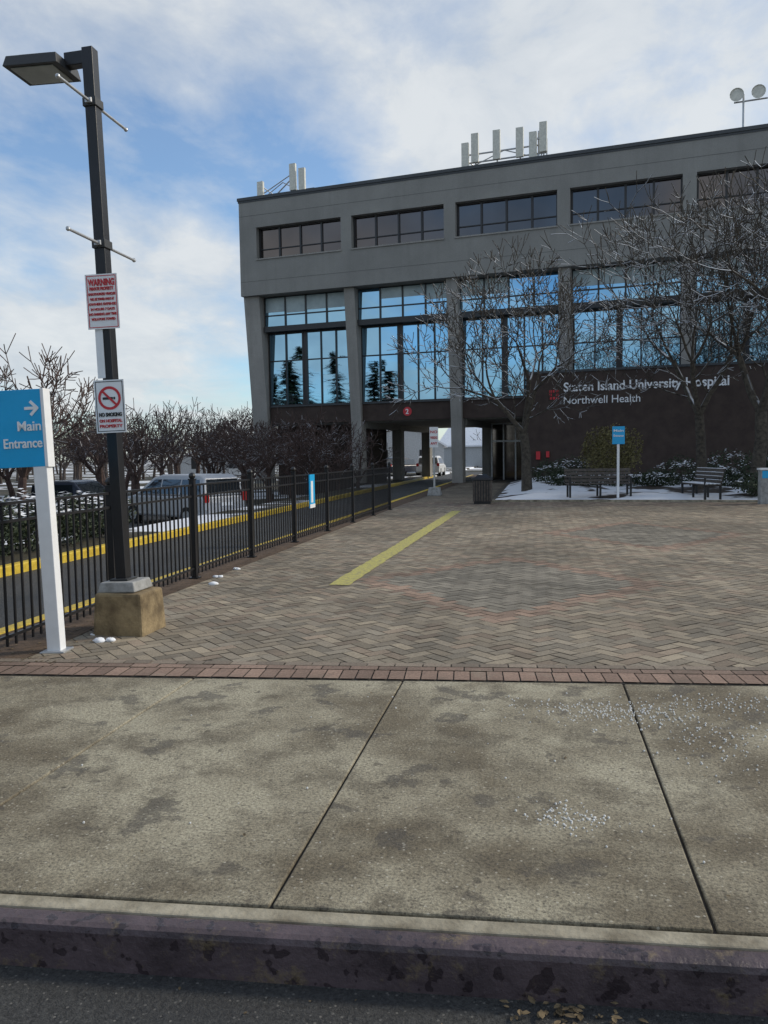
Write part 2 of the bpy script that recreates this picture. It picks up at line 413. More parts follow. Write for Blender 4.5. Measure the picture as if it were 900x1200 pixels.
# ---------------------------------------------------------------- fence
def fx(y):
    return float(np.interp(y,[3,5.4,9,12,22,30],[-4.02,-4.06,-4.2,-4.22,-4.0,-3.9]))
mb=MB();ys=[5.25+2.1*i for i in range(9)]
for i,y in enumerate(ys):
    x=fx(y);mb.box(x-.032,x+.032,y-.032,y+.032,0,1.24,'black');mb.ball((x,y,1.285),.045,'black',8,6);mb.box(x-.06,x+.06,y-.06,y+.06,0,.02,'black');mb.box(x-.04,x+.04,y-.04,y+.04,1.235,1.25,'black')
    if i<len(ys)-1:
        y2=ys[i+1];x2=fx(y2)
        for z in(1.17,1.03,.13): mb.tube((x,y+.03,z),(x2,y2-.03,z),.017,.017,'black',4)
        n=18
        for k in range(1,n):
            t=k/n;mb.box(x+(x2-x)*t-.008,x+(x2-x)*t+.008,y+2.1*t-.008,y+2.1*t+.008,.05,1.175,'black')
x,y=fx(5.25),5.25
for i in range(1,6):
    xn=x-.0-2.1*i
    mb.box(xn-.032,xn+.032,y-.032,y+.032,-.15,1.24,'black');mb.ball((xn,y,1.285),.045,'black')
for z in(1.17,1.03,.13): mb.tube((x-.03,y,z),(x-10.5,y,z),.017,.017,'black',4)
for k in range(1,92): mb.box(x-k*.115-.008,x-k*.115+.008,y-.008,y+.008,.03,1.175,'black')
mb.obj('metal_fence')
e=MB();e.box(-.02,.0,-.17,.17,0,.62,'blue');e.box(.0,.006,-.10,.03,.1,.5,'white');e.box(.0,.005,-.17,.17,.0,.07,'white')
e.obj('fence_sign',loc=(fx(14.6)+.05,14.6,.55),rot=(0,0,0))
# ---------------------------------------------------------------- lamp post
LEAN=math.radians(1.7)
LP=empty('street_lamp',(-3.50,6.5,0),(0,-LEAN,0))
mb=MB();mb.taper(-.01,0,-.03,.36,.235,.23,.215,.21,'oldconc');mb.obj('concrete_base',LP,bevel=.025,rot=(0,LEAN,0))
mb=MB();mb.taper(-.03,.0,.362,.45,.175,.175,.155,.155,'capconc');mb.obj('base_cap',LP,bevel=.012)
mb=MB();mb.box(-.092,.004,-.05,.05,.45,4.95,'black');mb.box(-.13,.04,-.09,.09,.451,.468,'darkgrey')
for z,ya,yb_ in((4.50,-.52,.55),(3.33,-.52,.55)):
    mb.tube((-.04,ya,z+.0),(-.04,-.052,z),.013,.013,'galv',8);mb.tube((-.04,.052,z),(-.04,yb_,z),.013,.013,'galv',8)
    mb.ball((-.04,ya,z),.02,'galv');mb.ball((-.04,yb_,z),.02,'galv')
    mb.box(-.105,.017,-.065,.065,z-.035,z+.035,'darkgrey')
    mb.box(-.07,-.01,-.09,.09,z-.02,z+.02,'galv')
mb.obj('pole',LP,bevel=.004)
mb=MB();mb.box(-.26,-.09,-.045,.045,4.82,4.93,'black')
T=Matrix.Translation((-.26,0,4.83))@Matrix.Rotation(math.radians(3),4,'Y')
mb.taper(-.23,0,-.04,.05,.25,.19,.23,.17,'darkgrey',T);mb.taper(-.23,0,.05,.085,.21,.15,.15,.1,'darkgrey',T)
mb.box(-.43,-.04,-.15,.15,-.05,-.039,'lens',T)
mb.obj('lamp_head',LP,bevel=.008)
mb=MB();mb.box(-.13,-.06,-.058,-.054,2.20,2.62,'white');mb.obj('white_strip',LP)  # thin plain white strip on the pole face
W=empty('warning_sign',(-3.62,6.43,2.84),(0,-LEAN,math.radians(6)))
def plate(par,w,h,nm='plate',k='white',rim=None):
    mb=MB();mb.box(-w/2,w/2,-.002,.002,-h/2,h/2,k);mb.box(-.03,.03,.003,.03,-.1,.1,'galv');o=mb.obj(nm,par)
    if rim:
        mb=MB();t=.006
        a,b_=w/2-.012,h/2-.012
        mb.box(-a,a,-.004,-.0025,b_-t,b_,rim);mb.box(-a,a,-.004,-.0025,-b_,-b_+t,rim)
        mb.box(-a,-a+t,-.004,-.0025,-b_+t,b_-t,rim);mb.box(a-t,a,-.004,-.0025,-b_+t,b_-t,rim);mb.obj('rim',par)
plate(W,.28,.46,rim='red')
text('WARNING','red',W,(0,-.005,.135),w=.23,h=.055,align='CENTER',bold=.03)
for i,l in enumerate(['PRIVATE PROPERTY','UNAUTHORIZED VEHICLES','WILL BE TOWED AWAY AT','OWNERS EXPENSE','24 HOURS 7 DAYS','NO PARKING ANY TIME','VIOLATORS TOWED']):
    text(l,'red',W,(0,-.005,.095-.042*i),w=.235 if i%2 else .21,h=.021 if i else .028,align='CENTER',bold=.02)
W=empty('no_smoking_sign',(-3.585,6.43,1.955),(0,-LEAN,math.radians(6)))
plate(W,.265,.45,rim='blk')
mb=MB();n=28;cz=.07
for i in range(n):
    a0=2*math.pi*i/n;a1=2*math.pi*(i+1)/n
    mb.poly([(.1*math.cos(a0),-.005,cz+.1*math.sin(a0)),(.1*math.cos(a1),-.005,cz+.1*math.sin(a1)),(.078*math.cos(a1),-.005,cz+.078*math.sin(a1)),(.078*math.cos(a0),-.005,cz+.078*math.sin(a0))],'red')
T=Matrix.Translation((0,-.0075,cz))@Matrix.Rotation(math.radians(45),4,'Y');mb.box(-.08,.08,-.001,.001,-.009,.009,'red',T)
mb.box(-.06,.03,-.0055,-.004,cz-.012,cz+.008,'blk');mb.box(.035,.05,-.0055,-.004,cz-.012,cz+.008,'blk')
mb.obj('symbol',W)
text('NO SMOKING','blk',W,(0,-.005,-.085),w=.2,h=.032,align='CENTER',bold=.03)
text('ON HOSPITAL','red',W,(0,-.005,-.135),w=.2,h=.026,align='CENTER',bold=.02)
text('PROPERTY','red',W,(0,-.005,-.18),w=.2,h=.026,align='CENTER',bold=.02)
# ---------------------------------------------------------------- entrance sign
E=empty('entrance_sign',(-3.725,5.72,0),(0,-math.radians(1.9),math.radians(7)))
mb=MB();mb.box(-.055,.055,-.05,.05,-.02,1.46,'white');mb.box(-.10,.10,-.09,.09,-.01,.012,'galv');mb.obj('post',E,bevel=.006)
mb=MB();mb.box(-.64,.045,-.052,.052,1.455,2.05,'blue');mb.box(.046,.072,-.056,.056,1.45,2.055,'white');mb.box(-.665,-.641,-.056,.056,1.45,2.055,'white');mb.obj('panel',E,bevel=.003)
text('Main','white',E,(.036,-.056,1.735),w=.185,h=.075,align='RIGHT',bold=.015)
text('Entrance','white',E,(.036,-.056,1.605),w=.305,h=.075,align='RIGHT',bold=.015)
mb=MB();ax=-.085;az_=1.905
mb.box(ax,ax+.085,-.058,-.053,az_-.011,az_+.011,'white')
T=Matrix.Translation((ax+.1,-.0555,az_))
for sgn in(1,-1):
    TT=T@Matrix.Rotation(sgn*math.radians(45),4,'Y');mb.box(-.075,.006,-.003+sgn*.0004,.003+sgn*.0004,-.011,.011,'white',TT)
mb.obj('arrow',E)
# ---------------------------------------------------------------- hospital building
B=empty('hospital_building',(-3.51,44.1,0),(0,0,-math.radians(9.7)))
TL,TR=-12.4,38.9;ZR=15.6
bays=[-11.35+5.65*k for k in range(9)];BW=5.05;D=12
mb=MB()
mb.box(TL,TR,-2.6,-1.9,10.45,12.4,'facade')
mb.box(TL,TR,-2.6,-1.9,14.1,ZR-.02,'facade')
prev=TL
for b_ in bays:
    mb.box(prev,b_,-2.597,-1.9,12.4,14.1,'facade');prev=b_+BW
mb.box(prev,TR,-2.597,-1.9,12.4,14.1,'facade')
mb.box(TL+.01,TR-.01,-1.899,D,10.46,ZR-.3,'facade')
mb.box(TL+.01,TR-.01,-1.0,D-.01,3.42,10.455,'facade2')
for z in(14.75,11.2): mb.box(TL-.002,TR,-2.606,-2.598,z,z+.025,'groove')
mb.obj('upper_walls',B)
mb=MB();mb.box(TL-.06,TR+.06,-2.68,D+.05,ZR,ZR+.16,'coping');mb.box(TL-.03,TR+.03,-2.63,-2.4,ZR-.1,ZR,'coping')
mb.obj('roof_coping',B)
g=MB();fr=MB()
for bi,b_ in enumerate(bays):
    yg=-2.2
    g.add([(b_,yg,12.4),(b_+BW,yg,12.4),(b_+BW,yg,14.1),(b_,yg,14.1)],[(0,1,2,3)],'glassdark')
    for k in range(5):
        x=b_+BW*k/4;x=min(max(x,b_+.04),b_+BW-.04);fr.box(x-.05,x+.05,yg-.08,yg+.02,12.4,14.1,'frame')
    fr.box(b_,b_+BW,yg-.075,yg+.02,12.4,12.47,'frame');fr.box(b_,b_+BW,yg-.075,yg+.02,14.03,14.1,'frame')
    fr.box(b_+.04,b_+BW-.04,yg-.06,yg+.02,12.93,12.98,'frame')
    fr.box(b_-.03,b_+BW+.03,-2.66,-2.2,12.33,12.398,'facade2')
    yg=-1.75;z0,z1=8.8,10.4
    for k in range(4):
        x0=b_+BW*k/4;x1=b_+BW*(k+1)/4
        dz=random.uniform(-.006,.006)
        g.add([(x0,yg+dz,z0),(x1,yg+dz,z0),(x1,yg-dz,z1),(x0,yg-dz,z1)],[(0,1,2,3)],'glass_sky')
        h=random.choice([.35,.5,.5,.5,.6,0]) if bi%3 else random.choice([.4,.5,.5,.55])
        if h: g.add([(x0+.04,yg-.012,z1-h*(z1-z0)),(x1-.04,yg-.012,z1-h*(z1-z0)),(x1-.04,yg-.012,z1-.02),(x0+.04,yg-.012,z1-.02)],[(0,1,2,3)],'blind')
        fr.box(x0-.04 if k else x0,x0+.04,yg-.07,yg+.02,z0,z1,'frame')
    fr.box(b_+BW-.06,b_+BW,yg-.07,yg+.02,z0,z1,'frame')
    fr.box(b_,b_+BW,yg-.065,yg+.02,z0+.58,z0+.64,'frame')
    fr.box(b_,b_+BW,-1.95,-.9,8.5,8.798,'frame')
    yg=-1.35;z0,z1=4.4,8.5
    cuts=[0,.21,.42,.46,.64,.82,1.0]
    for q in range(6):
        if q==2: continue
        for za,zb_ in((z0,6.05),(6.05,6.9),(6.9,z1)):
            t1=random.uniform(-.008,.008);t2=random.uniform(-.006,.006)
            xa=b_+BW*cuts[q];xb=b_+BW*cuts[q+1]
            g.add([(xa,yg+t1,za),(xb,yg-t1,za),(xb,yg-t1+t2,zb_),(xa,yg+t1+t2,zb_)],[(0,1,2,3)],'glass_sky')
    for q,e_ in enumerate(cuts):
        x=b_+BW*e_;wd=.035
        if e_ in(.42,.46): wd=.05
        x=min(max(x,b_+wd),b_+BW-wd);fr.box(x-wd,x+wd,yg-.08,yg+.02,z0,z1,'frame')
    fr.box(b_+BW*.42,b_+BW*.46,yg-.06,yg+.02,z0,z1,'frame')
    for z in(4.4,6.9,8.43): fr.box(b_,b_+BW,yg-.07,yg+.02,z,z+.06,'frame')
    fr.box(b_,b_+BW,-1.42,-1.0,3.4,4.4,'brown')
    fr.box(b_,b_+BW,-1.50,-1.0,4.33,4.398,'coping')
g.obj('window_glass',B);fr.obj('window_frames',B)
mb=MB();pc=[TL+.5]+[b_+BW+.3 for b_ in bays]
for i,c in enumerate(pc):
    hw=.30 if i else .48
    prof=[(-2.35,10.449),(-1.0,10.449),(-1.0,3.4),(-.9,3.4),(-.9,0),(-1.5,0),(-1.62,3.4)]
    n=len(prof)
    vs=[(c-hw,y,z) for y,z in prof]+[(c+hw,y,z) for y,z in prof]
    fs=[tuple(range(n))[::-1],tuple(range(n,2*n))]+[(j,(j+1)%n,n+(j+1)%n,n+j) for j in range(n)]
    mb.add(vs,fs,'facade2')
for x in(-5.9,-.2,5.4):
    for y in(5,11): mb.box(x-.3,x+.3,y-.3,y+.3,0,3.42,'facade2')
mb.box(-9.9,-9.3,10.5,11.2,-.3,3.42,'facade2')
mb.obj('piers',B,bevel=.02)
mb=MB()
mb.box(TL+.2,-6.3,1.0,4.0,-1,3.41,'brown')
mb.box(3.0,TR-.2,1.2,D-.2,-.2,3.41,'int')
mb.box(3.4,TR+4,-2.1,-1.75,-.2,5.45,'brown');mb.box(3.36,TR+4.03,-2.16,-1.7,5.45,5.56,'coping')
mb.box(TR,TR+4,-1.74,D,-.2,5.4,'brown')
mb.box(TL+.2,3.0,-.99,D-.05,3.36,3.415,'soffit')
for x in(-5.9,-.2): mb.box(x-.25,x+.25,-.9,D-.1,3.05,3.36,'soffit')
mb.obj('ground_floor_walls',B)
mb=MB()
for x in(.25,.95,1.65,2.35,2.95): mb.box(x-.04,x+.04,4.0,4.08,0,3.3,'galv')
mb.box(.25,2.95,4.01,4.07,2.2,2.3,'galv');mb.box(.25,2.95,4.01,4.07,3.22,3.3,'galv')
mb.add([(.25,4.05,0),(2.95,4.05,0),(2.95,4.05,3.3),(.25,4.05,3.3)],[(0,1,2,3)],'glassdark');mb.obj('entrance_doors',B)
text('Staten Island University Hospital','white',B,(5.25,-2.12,4.52),w=7.5,h=.44,bold=.02)
text('Northwell Health','white',B,(5.25,-2.12,3.90),w=3.6,h=.38,bold=.004)
mb=MB()
for i in range(3):
    for j in range(3):
        if (i,j)!=(1,1): mb.box(4.55+.17*i,4.67+.17*i,-2.13,-2.1,4.15+.17*j,4.27+.17*j,'red')
mb.obj('logo',B)
mb=MB();mb.tube((-3.1,-1.45,3.85),(-3.1,-1.42,3.85),.24,.24,'red',20);mb.obj('number_disc',B);text('2','white',B,(-3.2,-1.456,3.72),h=.27,bold=.02)
mb=MB();mb.box(3.9,4.1,-2.2,-2.1,1.2,1.6,'red');mb.box(4.4,4.55,-2.2,-2.1,1.3,1.6,'red');mb.obj('wall_boxes',B)
M['antw']=mat('antenna_shell',(.62,.61,.54),.6)
def antenna(name,pts,x0,x1,zr):
    a=MB()
    for x,h,dx in pts:
        a.tube((x,-1.9,ZR+.1),(x,-1.9,ZR+h+.12),.045,.045,'galv',6)
        a.box(x-.18+dx,x+.18+dx,-2.14,-1.97,ZR+h-1.35,ZR+h+.05,'antw')
        a.box(x-.06,x+.06,-1.97,-1.9,ZR+h-1.1,ZR+h-1.0,'galv');a.box(x-.06,x+.06,-1.97,-1.9,ZR+h-.3,ZR+h-.2,'galv')
    for z in zr: a.tube((x0,-1.9,ZR+z),(x1,-1.9,ZR+z),.04,.04,'galv',6)
    a.tube((x0,-1.9,ZR+.1),(x0,-1.9,ZR+1.2),.04,.04,'galv',6);a.tube((x1,-1.9,ZR+.1),(x1,-1.9,ZR+1.2),.04,.04,'galv',6)
    a.tube((x0,-1.9,ZR+.9),(x0+1,-.6,ZR+.1),.03,.03,'galv',6);a.tube((x1,-1.9,ZR+.9),(x1-1,-.6,ZR+.1),.03,.03,'galv',6)
    a.tube((x0,-1.9,ZR+.2),((x0+x1)/2,-1.9,ZR+.95),.025,.025,'galv',6);a.tube((x1,-1.9,ZR+.2),((x0+x1)/2,-1.9,ZR+.95),.025,.025,'galv',6)
    a.obj(name,B)
antenna('antenna_array_mid',[(.85,1.85,0),(1.95,1.85,0),(3.1,1.8,0),(4.25,1.9,0),(.35,1.45,0),(4.0,1.5,-.25)],.2,4.4,(.55,.95))
antenna('antenna_array_end',[(-9.3,1.75,0),(-8.85,1.45,.1),(-11.3,1.05,0)],-11.3,-8.7,(.3,))
a=MB();a.tube((-10.6,-1.9,ZR+.2),(-9.3,-1.9,ZR+1.2),.04,.04,'galv');a.tube((-11.2,-1.9,ZR+.5),(-9.3,-1.9,ZR+1.4),.03,.03,'galv');a.box(-8.9,-8.3,-1.5,-.8,ZR+.1,ZR+.6,'coping')
a.tube((13.2,-1.5,ZR),(13.2,-1.5,ZR+2.0),.05,.05,'galv');a.tube((12.8,-1.5,ZR+1.7),(14.2,-1.5,ZR+1.7),.04,.04,'galv')
for x in(12.9,13.8):
    for i in range(4): a.tube((x,-1.6-.04*i,ZR+1.95),(x,-1.64-.04*i,ZR+1.95),[.12,.2,.27,.29][i],[.2,.27,.29,.3][i],'antw',14,caps=(i==0))
    a.tube((x,-1.7,ZR+1.95),(x,-1.705,ZR+1.95),.28,.28,'antw',14)
a.box(12.2,20,1,6,ZR+.1,ZR+1.0,'facade');a.obj('rooftop_equipment',B)
# ---------------------------------------------------------------- planting bed
mb=MB();nx,ny=44,26;V=[];Fc=[]
for j in range(ny+1):
    for i in range(nx+1):
        x=-1.35+i*(20/nx);y0=25.7-.12*max(0,x-1);y=y0+j/ny*(17.5)
        ex=min(1,min(i/3,j/3,(nx-i)/3));z=-.003+ex*(.14+.10*math.sin(x*1.3)*math.sin(y*.9)*.5+random.uniform(0,.05))+.25*min(1,max(0,(y-29)/6))*min(1,i/4)
        V.append((x,y,z))
for j in range(ny):
    for i in range(nx): a_=j*(nx+1)+i;Fc.append((a_,a_+1,a_+nx+2,a_+nx+1))
mb.add(V,Fc,'bed');mb.obj('planting_bed',smooth=True)
mb=MB()
x=-1.4
while x<18: 
    y=25.62-.12*max(0,x-1);y2=25.62-.12*max(0,x+1-1)
    mb.add([(x,y,-.01),(x+1,y2,-.01),(x+1,y2+.15,-.01),(x,y+.15,-.01),(x,y,.06),(x+1,y2,.06),(x+1,y2+.15,.06),(x,y+.15,.06)],[(4,5,6,7),(0,1,5,4),(3,7,6,2),(1,2,6,5),(0,4,7,3)],'kerbconc');x+=1
mb.obj('bed_kerb')
# ---------------------------------------------------------------- bare trees
def rnd(a,b): return random.uniform(a,b)
def grow(mb,p,d,L,r,depth,maxd,k,spread=.6,up=.12,minr=.006,segn=3,rk=.72,side=.55):
    ns=segn if depth<maxd else 2
    n=8 if depth==0 else (6 if depth<2 else (4 if depth<4 else 3))
    rr=r
    for i in range(ns):
        d=(d+Vector((rnd(-1,1),rnd(-1,1),rnd(-.6,1)))*.16+Vector((0,0,up*(.5 if depth else 1)))).normalized()
        q=p+d*(L/ns);r2=max(minr,rr*(.90 if depth<maxd else .6))
        mb.tube(p,q,rr,r2,k,n,False);p=q;rr=r2
        if depth>=1 and depth<maxd and random.random()<side:
            s=d.orthogonal().normalized();s.rotate(Matrix.Rotation(rnd(0,6.28),3,d))
            grow(mb,p,(d*.6+s*.9).normalized(),L*.55,max(minr,rr*.42),min(depth+2,maxd),maxd,k,spread,up,minr,segn,rk,side)
    if depth<maxd:
        nb=random.choice([2,2,3]) if depth else random.choice([3,4])
        a0=rnd(0,6.28)
        for b_ in range(nb):
            s=d.orthogonal().normalized();s.rotate(Matrix.Rotation(a0+b_*6.283/nb+rnd(-.4,.4),3,d))
            sp_=spread*rnd(.6,1.3)
            nd=(d+s*sp_).normalized()
            grow(mb,p,nd,L*rnd(.70,.86),max(minr,rr*(rk if nb<3 else rk*.9)),depth+1,maxd,k,spread,up,minr,segn,rk,side)
def tree(name,loc,L,r,maxd,k,seed,spread=.65,up=.1,minr=.007,rk=.78,side=.6,rz=0):
    random.seed(seed);mb=MB();grow(mb,Vector((0,0,-.1)),Vector((0,0,1)),L,r,0,maxd,k,spread,up,minr,3,rk,side)
    return mb.obj(name,loc=loc,smooth=True,rot=(0,0,rz))
tree('bare_tree',(-.36,30.5,0.05),2.3,.21,7,'bark',11,.60,.10,.0135,.79,.55)
tree('bare_tree',(5.55,29.5,.1),2.75,.20,7,'bark',27,.72,.085,.0135,.78,.5)
tree('bare_tree',(6.95,27.8,.1),2.75,.25,7,'bark',5,.68,.12,.0135,.81,.5)
tree('bare_tree',(10.5,28.5,.1),2.8,.2,6,'bark',6,.65,.1,.014)
small=[]
for i in range(4):
    random.seed(100+i);mb=MB();grow(mb,Vector((0,0,-.1)),Vector((0,0,1)),1.05,.11,0,5,'barkred',.75,.06,.010,3,.76,.75);o=mb.obj('bare_tree');small.append(o)
tall=[]
for i in range(3):
    random.seed(200+i);mb=MB();grow(mb,Vector((0,0,-.1)),Vector((0,0,1)),1.9,.15,0,5,'bark2',.55,.1,.016,3,.74,.65);o=mb.obj('bare_tree');tall.append(o)
def inst(src,name,loc,s,rz,sz=None):
    o=bpy.data.objects.new(name,src.data);COL.objects.link(o);o.location=loc;o.scale=(s,s,sz or s);o.rotation_euler=(0,0,rz);return o
random.seed(3)
P=[(-18.2,26.3,1.75),(-17.0,32.5,1.3),(-19.5,37,1.4),(-16.6,39.6,1.25),(-21.7,44.7,1.6),(-15.9,43.8,1.3),(-11.5,33.8,1.1),(-10,35.8,1.15),(-13,35.6,1.15),(-8.9,35.5,1.1),(-14.2,38.5,1.25),(-24,34,1.5),(-12.1,39.0,1.3),(-10.8,38,1.2),(-8.4,38,1.1),(-13.8,41,1.35),(-18,48,1.5),(-15.5,52,1.6),(-22,52,1.7),(-26,48,1.7),(-17,58,1.7),(-21,62,1.8),(-28,60,1.8),(-24,42,1.5),(-30,52,1.8),(-20,55,1.7),(-25,57,1.8),(-33,58,1.9)]
for i,(x,y,s) in enumerate(P):
    if i<4: small[i].location=(x,y,-.75);small[i].scale=(s,)*3
    else: inst(small[i%4],'bare_tree',(x,y,-.75),s,rnd(0,6))
tall[0].location=(-23,31.5,-.78);tall[0].scale=(1.1,)*3;tall[1].location=(-30,45,-.78);tall[2].location=(-38,40,-.78)
mbs=MB()
random.seed(55)
for i in range(110):
    x=rnd(-100,30) if i<70 else rnd(-70,-18);y=rnd(70,130) if i<70 else rnd(66,90);T=Matrix.Translation((x,y,-.7))
    sub=MB();grow(sub,Vector((0,0,0)),Vector((0,0,1)),rnd(1.3,2.0),.16,0,4,'bark2',.65,.07,.03,2)
    mbs.add([T@Vector(v) for v in sub.v],sub.f,'bark2')
mbs.obj('distant_trees')
# ---------------------------------------------------------------- leafy things
def leaves(mb,c,rad,n,k,size=.05,snow=0,hollow=.55):
    ph=rnd(0,6)
    for i in range(n):
        while True:
            q=Vector((rnd(-1,1),rnd(-1,1),rnd(-1,1)))
            if q.length<1 and q.length>hollow: break
        lump=1+.18*math.sin(q.x*5+ph)*math.cos(q.y*5+q.z*4+ph)
        p=Vector((c[0]+q.x*rad[0]*lump,c[1]+q.y*rad[1]*lump,c[2]+q.z*rad[2]*lump))
        kk=k
        if snow and q.z>.3 and math.sin(p.x*4.1+ph)*math.cos(p.y*3.7+ph)>.15-snow*.5 and q.length>.75:
            kk='snow';nn=Vector((rnd(-.4,.4),rnd(-.4,.4),1)).normalized();sz=size*1.25
        else: nn=Vector((rnd(-1,1),rnd(-1,1),rnd(-1,1))).normalized();sz=size
        a=nn.orthogonal().normalized()*sz*rnd(.6,1.3);b_=nn.cross(a.normalized())*sz*.6
        mb.add([p-a,p+b_,p+a,p-b_],[(0,1,2,3)],kk)
random.seed(9)
mb=MB()
y=7.5
while y<15.0:
    leaves(mb,(-8.5+rnd(-.1,.1),y,.42),(.62,.55,.50+rnd(-.08,.08)),1000,'leafdk',.045,.75,hollow=.5);mb.tube((-8.5,y,-.2),(-8.5,y,.4),.03,.02,'bark2',5)
    y+=.8
mb.obj('hedge')
mb=MB()
for i in range(7): leaves(mb,(-13.5-i*1.5,22.3+rnd(-.3,.3),-.35),(.9,.7,.62+rnd(-.1,.15)),900,'leafdk',.06,.8,hollow=.5)
mb.obj('snowy_hedge')
mb=MB();leaves(mb,(3.0,34.4,1.5),(1.25,1.1,1.1),4200,'leafyl',.055,.0,hollow=.35);mb.tube((3,34.4,0),(3,34.4,1.3),.06,.03,'bark2',6);mb.obj('round_shrub')
for (x,y,a,b_,h) in [(1.2,32,.8,.6,.4),(2.8,31.6,1,.6,.36),(4.4,31.5,.9,.6,.4),(7.0,26.5,1.0,.7,.38),(8.3,26.2,.9,.7,.45),(6.3,30.5,.9,.7,.5),(.5,34.5,.8,.7,.6),(1.5,36.5,.9,.8,.7),(5.6,33.5,1,.8,.65),(8,31,1,.8,.7),(7.5,34,1.2,.9,.8),(9.6,27.0,1,.8,.6)]:
    mb=MB();leaves(mb,(0,0,h*.8),(a,b_,h),1500,'leafdk',.05,.15,hollow=.4);mb.tube((0,0,-.1),(0,0,h),.04,.03,'bark2',5);mb.obj('evergreen_shrub',loc=(x,y,.12))
def conifer(seed,H):
    random.seed(seed);mb=MB();mb.tube((0,0,-.2),(0,0,H),.2,.02,'bark2',7)
    z=.8
    while z<H:
        R=(H-z)*.26+.25+.35*math.sin(z*2.1)*(1 if z<H-2 else .2)
        for i in range(int(9+R*7)):
            a=rnd(0,6.28);L=R*rnd(.45,1.2);d=Vector((math.cos(a),math.sin(a),0));s=Vector((-d.y,d.x,0))
            zo=rnd(-.15,.15)
            for q in range(3):
                t0=L*q/3;t1=L*(q+1)/3+.1;wd=.28*(1-q*.25)
                p0=d*t0+Vector((0,0,z+zo-.1*t0));p1=d*t1+Vector((rnd(-.1,.1),rnd(-.1,.1),z+zo-.14*t1+rnd(-.1,.1)))
                mb.add([p0-s*wd*.4,p0+s*wd,p1+s*wd*.3,p1-s*wd*.6],[(0,1,2,3)],'leafdk')
        z+=.25
    return mb
c0=conifer(1,11.5).obj('pine_tree',loc=(-32,19.4,-.78));c0.scale=(1.5,1.5,1)
random.seed(8)
for x,y,s in[(-29,15,1.0),(-34.5,16.5,1.15),(-27,11,1.05),(-31,12.5,1.1),(-33.5,20.8,.9),(-28,13,.85),(-20,-9,1.0),(-22,-7,.8),(-14,-18,1.0),(-7,-20,1.0),(-9,-21,.85),(-18,-15,.9),(3,-22,.9),(14,-20,.8)]:
    o=inst(c0,'pine_tree',(x,y,-.78 if y>3 else -.2),s*1.45,rnd(0,6),s)
inst(c0,'pine_tree',(-3.0,82,-.2),.6,1,.5)
# ---------------------------------------------------------------- benches
def bench(loc,rz,snow=False):
    mb=MB()
    for x in(-.95,0,.95):
        mb.box(x-.03,x+.03,-.25,-.19,0,.44,'black');mb.box(x-.03,x+.03,.2,.26,0,.42,'black')
        T=Matrix.Translation((x,.23,.42))@Matrix.Rotation(-math.radians(12),4,'X');mb.box(-.03,.03,-.02,.03,-.02,.48,'black',T)
        mb.box(x-.03,x+.03,-.25,.25,.385,.42,'black')
        if x: mb.box(x-.03,x+.03,-.25,.28,.62,.65,'black');mb.box(x-.03,x+.03,-.25,-.21,.42,.62,'black')
    for i in range(4): mb.box(-1.05,1.05,-.24+.12*i,-.14+.12*i,.422,.455,'wood')
    for i in range(4):
        T=Matrix.Translation((0,.205,.42))@Matrix.Rotation(-math.radians(12),4,'X');mb.box(-1.05,1.05,-.03,-.002,.06+.115*i,.15+.115*i,'wood',T)
    if snow:
        for i in range(4):
            mb.box(-1.0,1.0,-.23+.12*i,-.15+.12*i,.456,.48,'snow')
            T=Matrix.Translation((0,.205,.42))@Matrix.Rotation(-math.radians(12),4,'X');mb.box(-1.03,1.03,-.034,.0,.15+.115*i,.166+.115*i,'snow',T)
    return mb.obj('park_bench',loc=loc,rot=(0,0,rz),bevel=.006)
bench((1.95,26.7,.08),math.radians(8));bench((4.95,26.3,.06),-math.radians(80),True)
mb=MB();mb.taper(0,0,0,.06,.25,.25,.25,.25,'black');mb.box(-.25,.25,-.25,.25,.06,.72,'darkgrey')
for i in range(7):
    x=-.24+.08*i
    for sx in(1,0):
        for sg in(-1,1):
            if sx: mb.box(x-.025,x+.025,sg*.265-.014,sg*.265+.014,.08,.70,'wood')
            else: mb.box(sg*.265-.014,sg*.265+.014,x-.025,x+.025,.08,.70,'wood')
mb.taper(0,0,.72,.79,.30,.30,.29,.29,'black');mb.taper(0,0,.79,.88,.24,.24,.14,.14,'black')
mb.obj('trash_can',loc=(-1.62,24.8,0),bevel=.006)
def postsign(name,loc,w,h,zc,k,postk,rz=0,txt=None,face='white'):
    e=empty(name,loc,(0,0,rz));mb=MB();mb.box(-.035,.035,-.03,.03,0,zc+h/2,postk);mb.box(-w/2,w/2,-.045,-.032,zc-h/2,zc+h/2,k);mb.obj('post_and_panel',e)
    if txt:
        for i,l in enumerate(txt): text(l,face,e,(0,-.05,zc+h*.2-i*h*.28),w=w*.8,h=h*.13,align='CENTER',bold=.02)
postsign('wayfinding_sign',(2.5,26.3,.08),.38,.55,1.95,'blue','white',.1,['Main','Entrance'])
postsign('parking_sign',(-3.72,29.8,0),.32,.75,2.15,'white','galv',.1,['NO','PARKING','ANY'], 'red')
mb=MB();mb.taper(0,0,0,.3,.25,.25,.2,.2,'capconc');mb.obj('sign_footing',loc=(-3.72,29.85,0),bevel=.02)
e=MB();e.box(-.16,.16,-.16,.16,0,.95,'capconc');e.box(-.19,.19,-.19,.19,.95,1.0,'white');e.box(-.13,.13,-.166,-.161,.72,.93,'blue');e.obj('bollard_sign',loc=(6.3,24.3,0),bevel=.01)
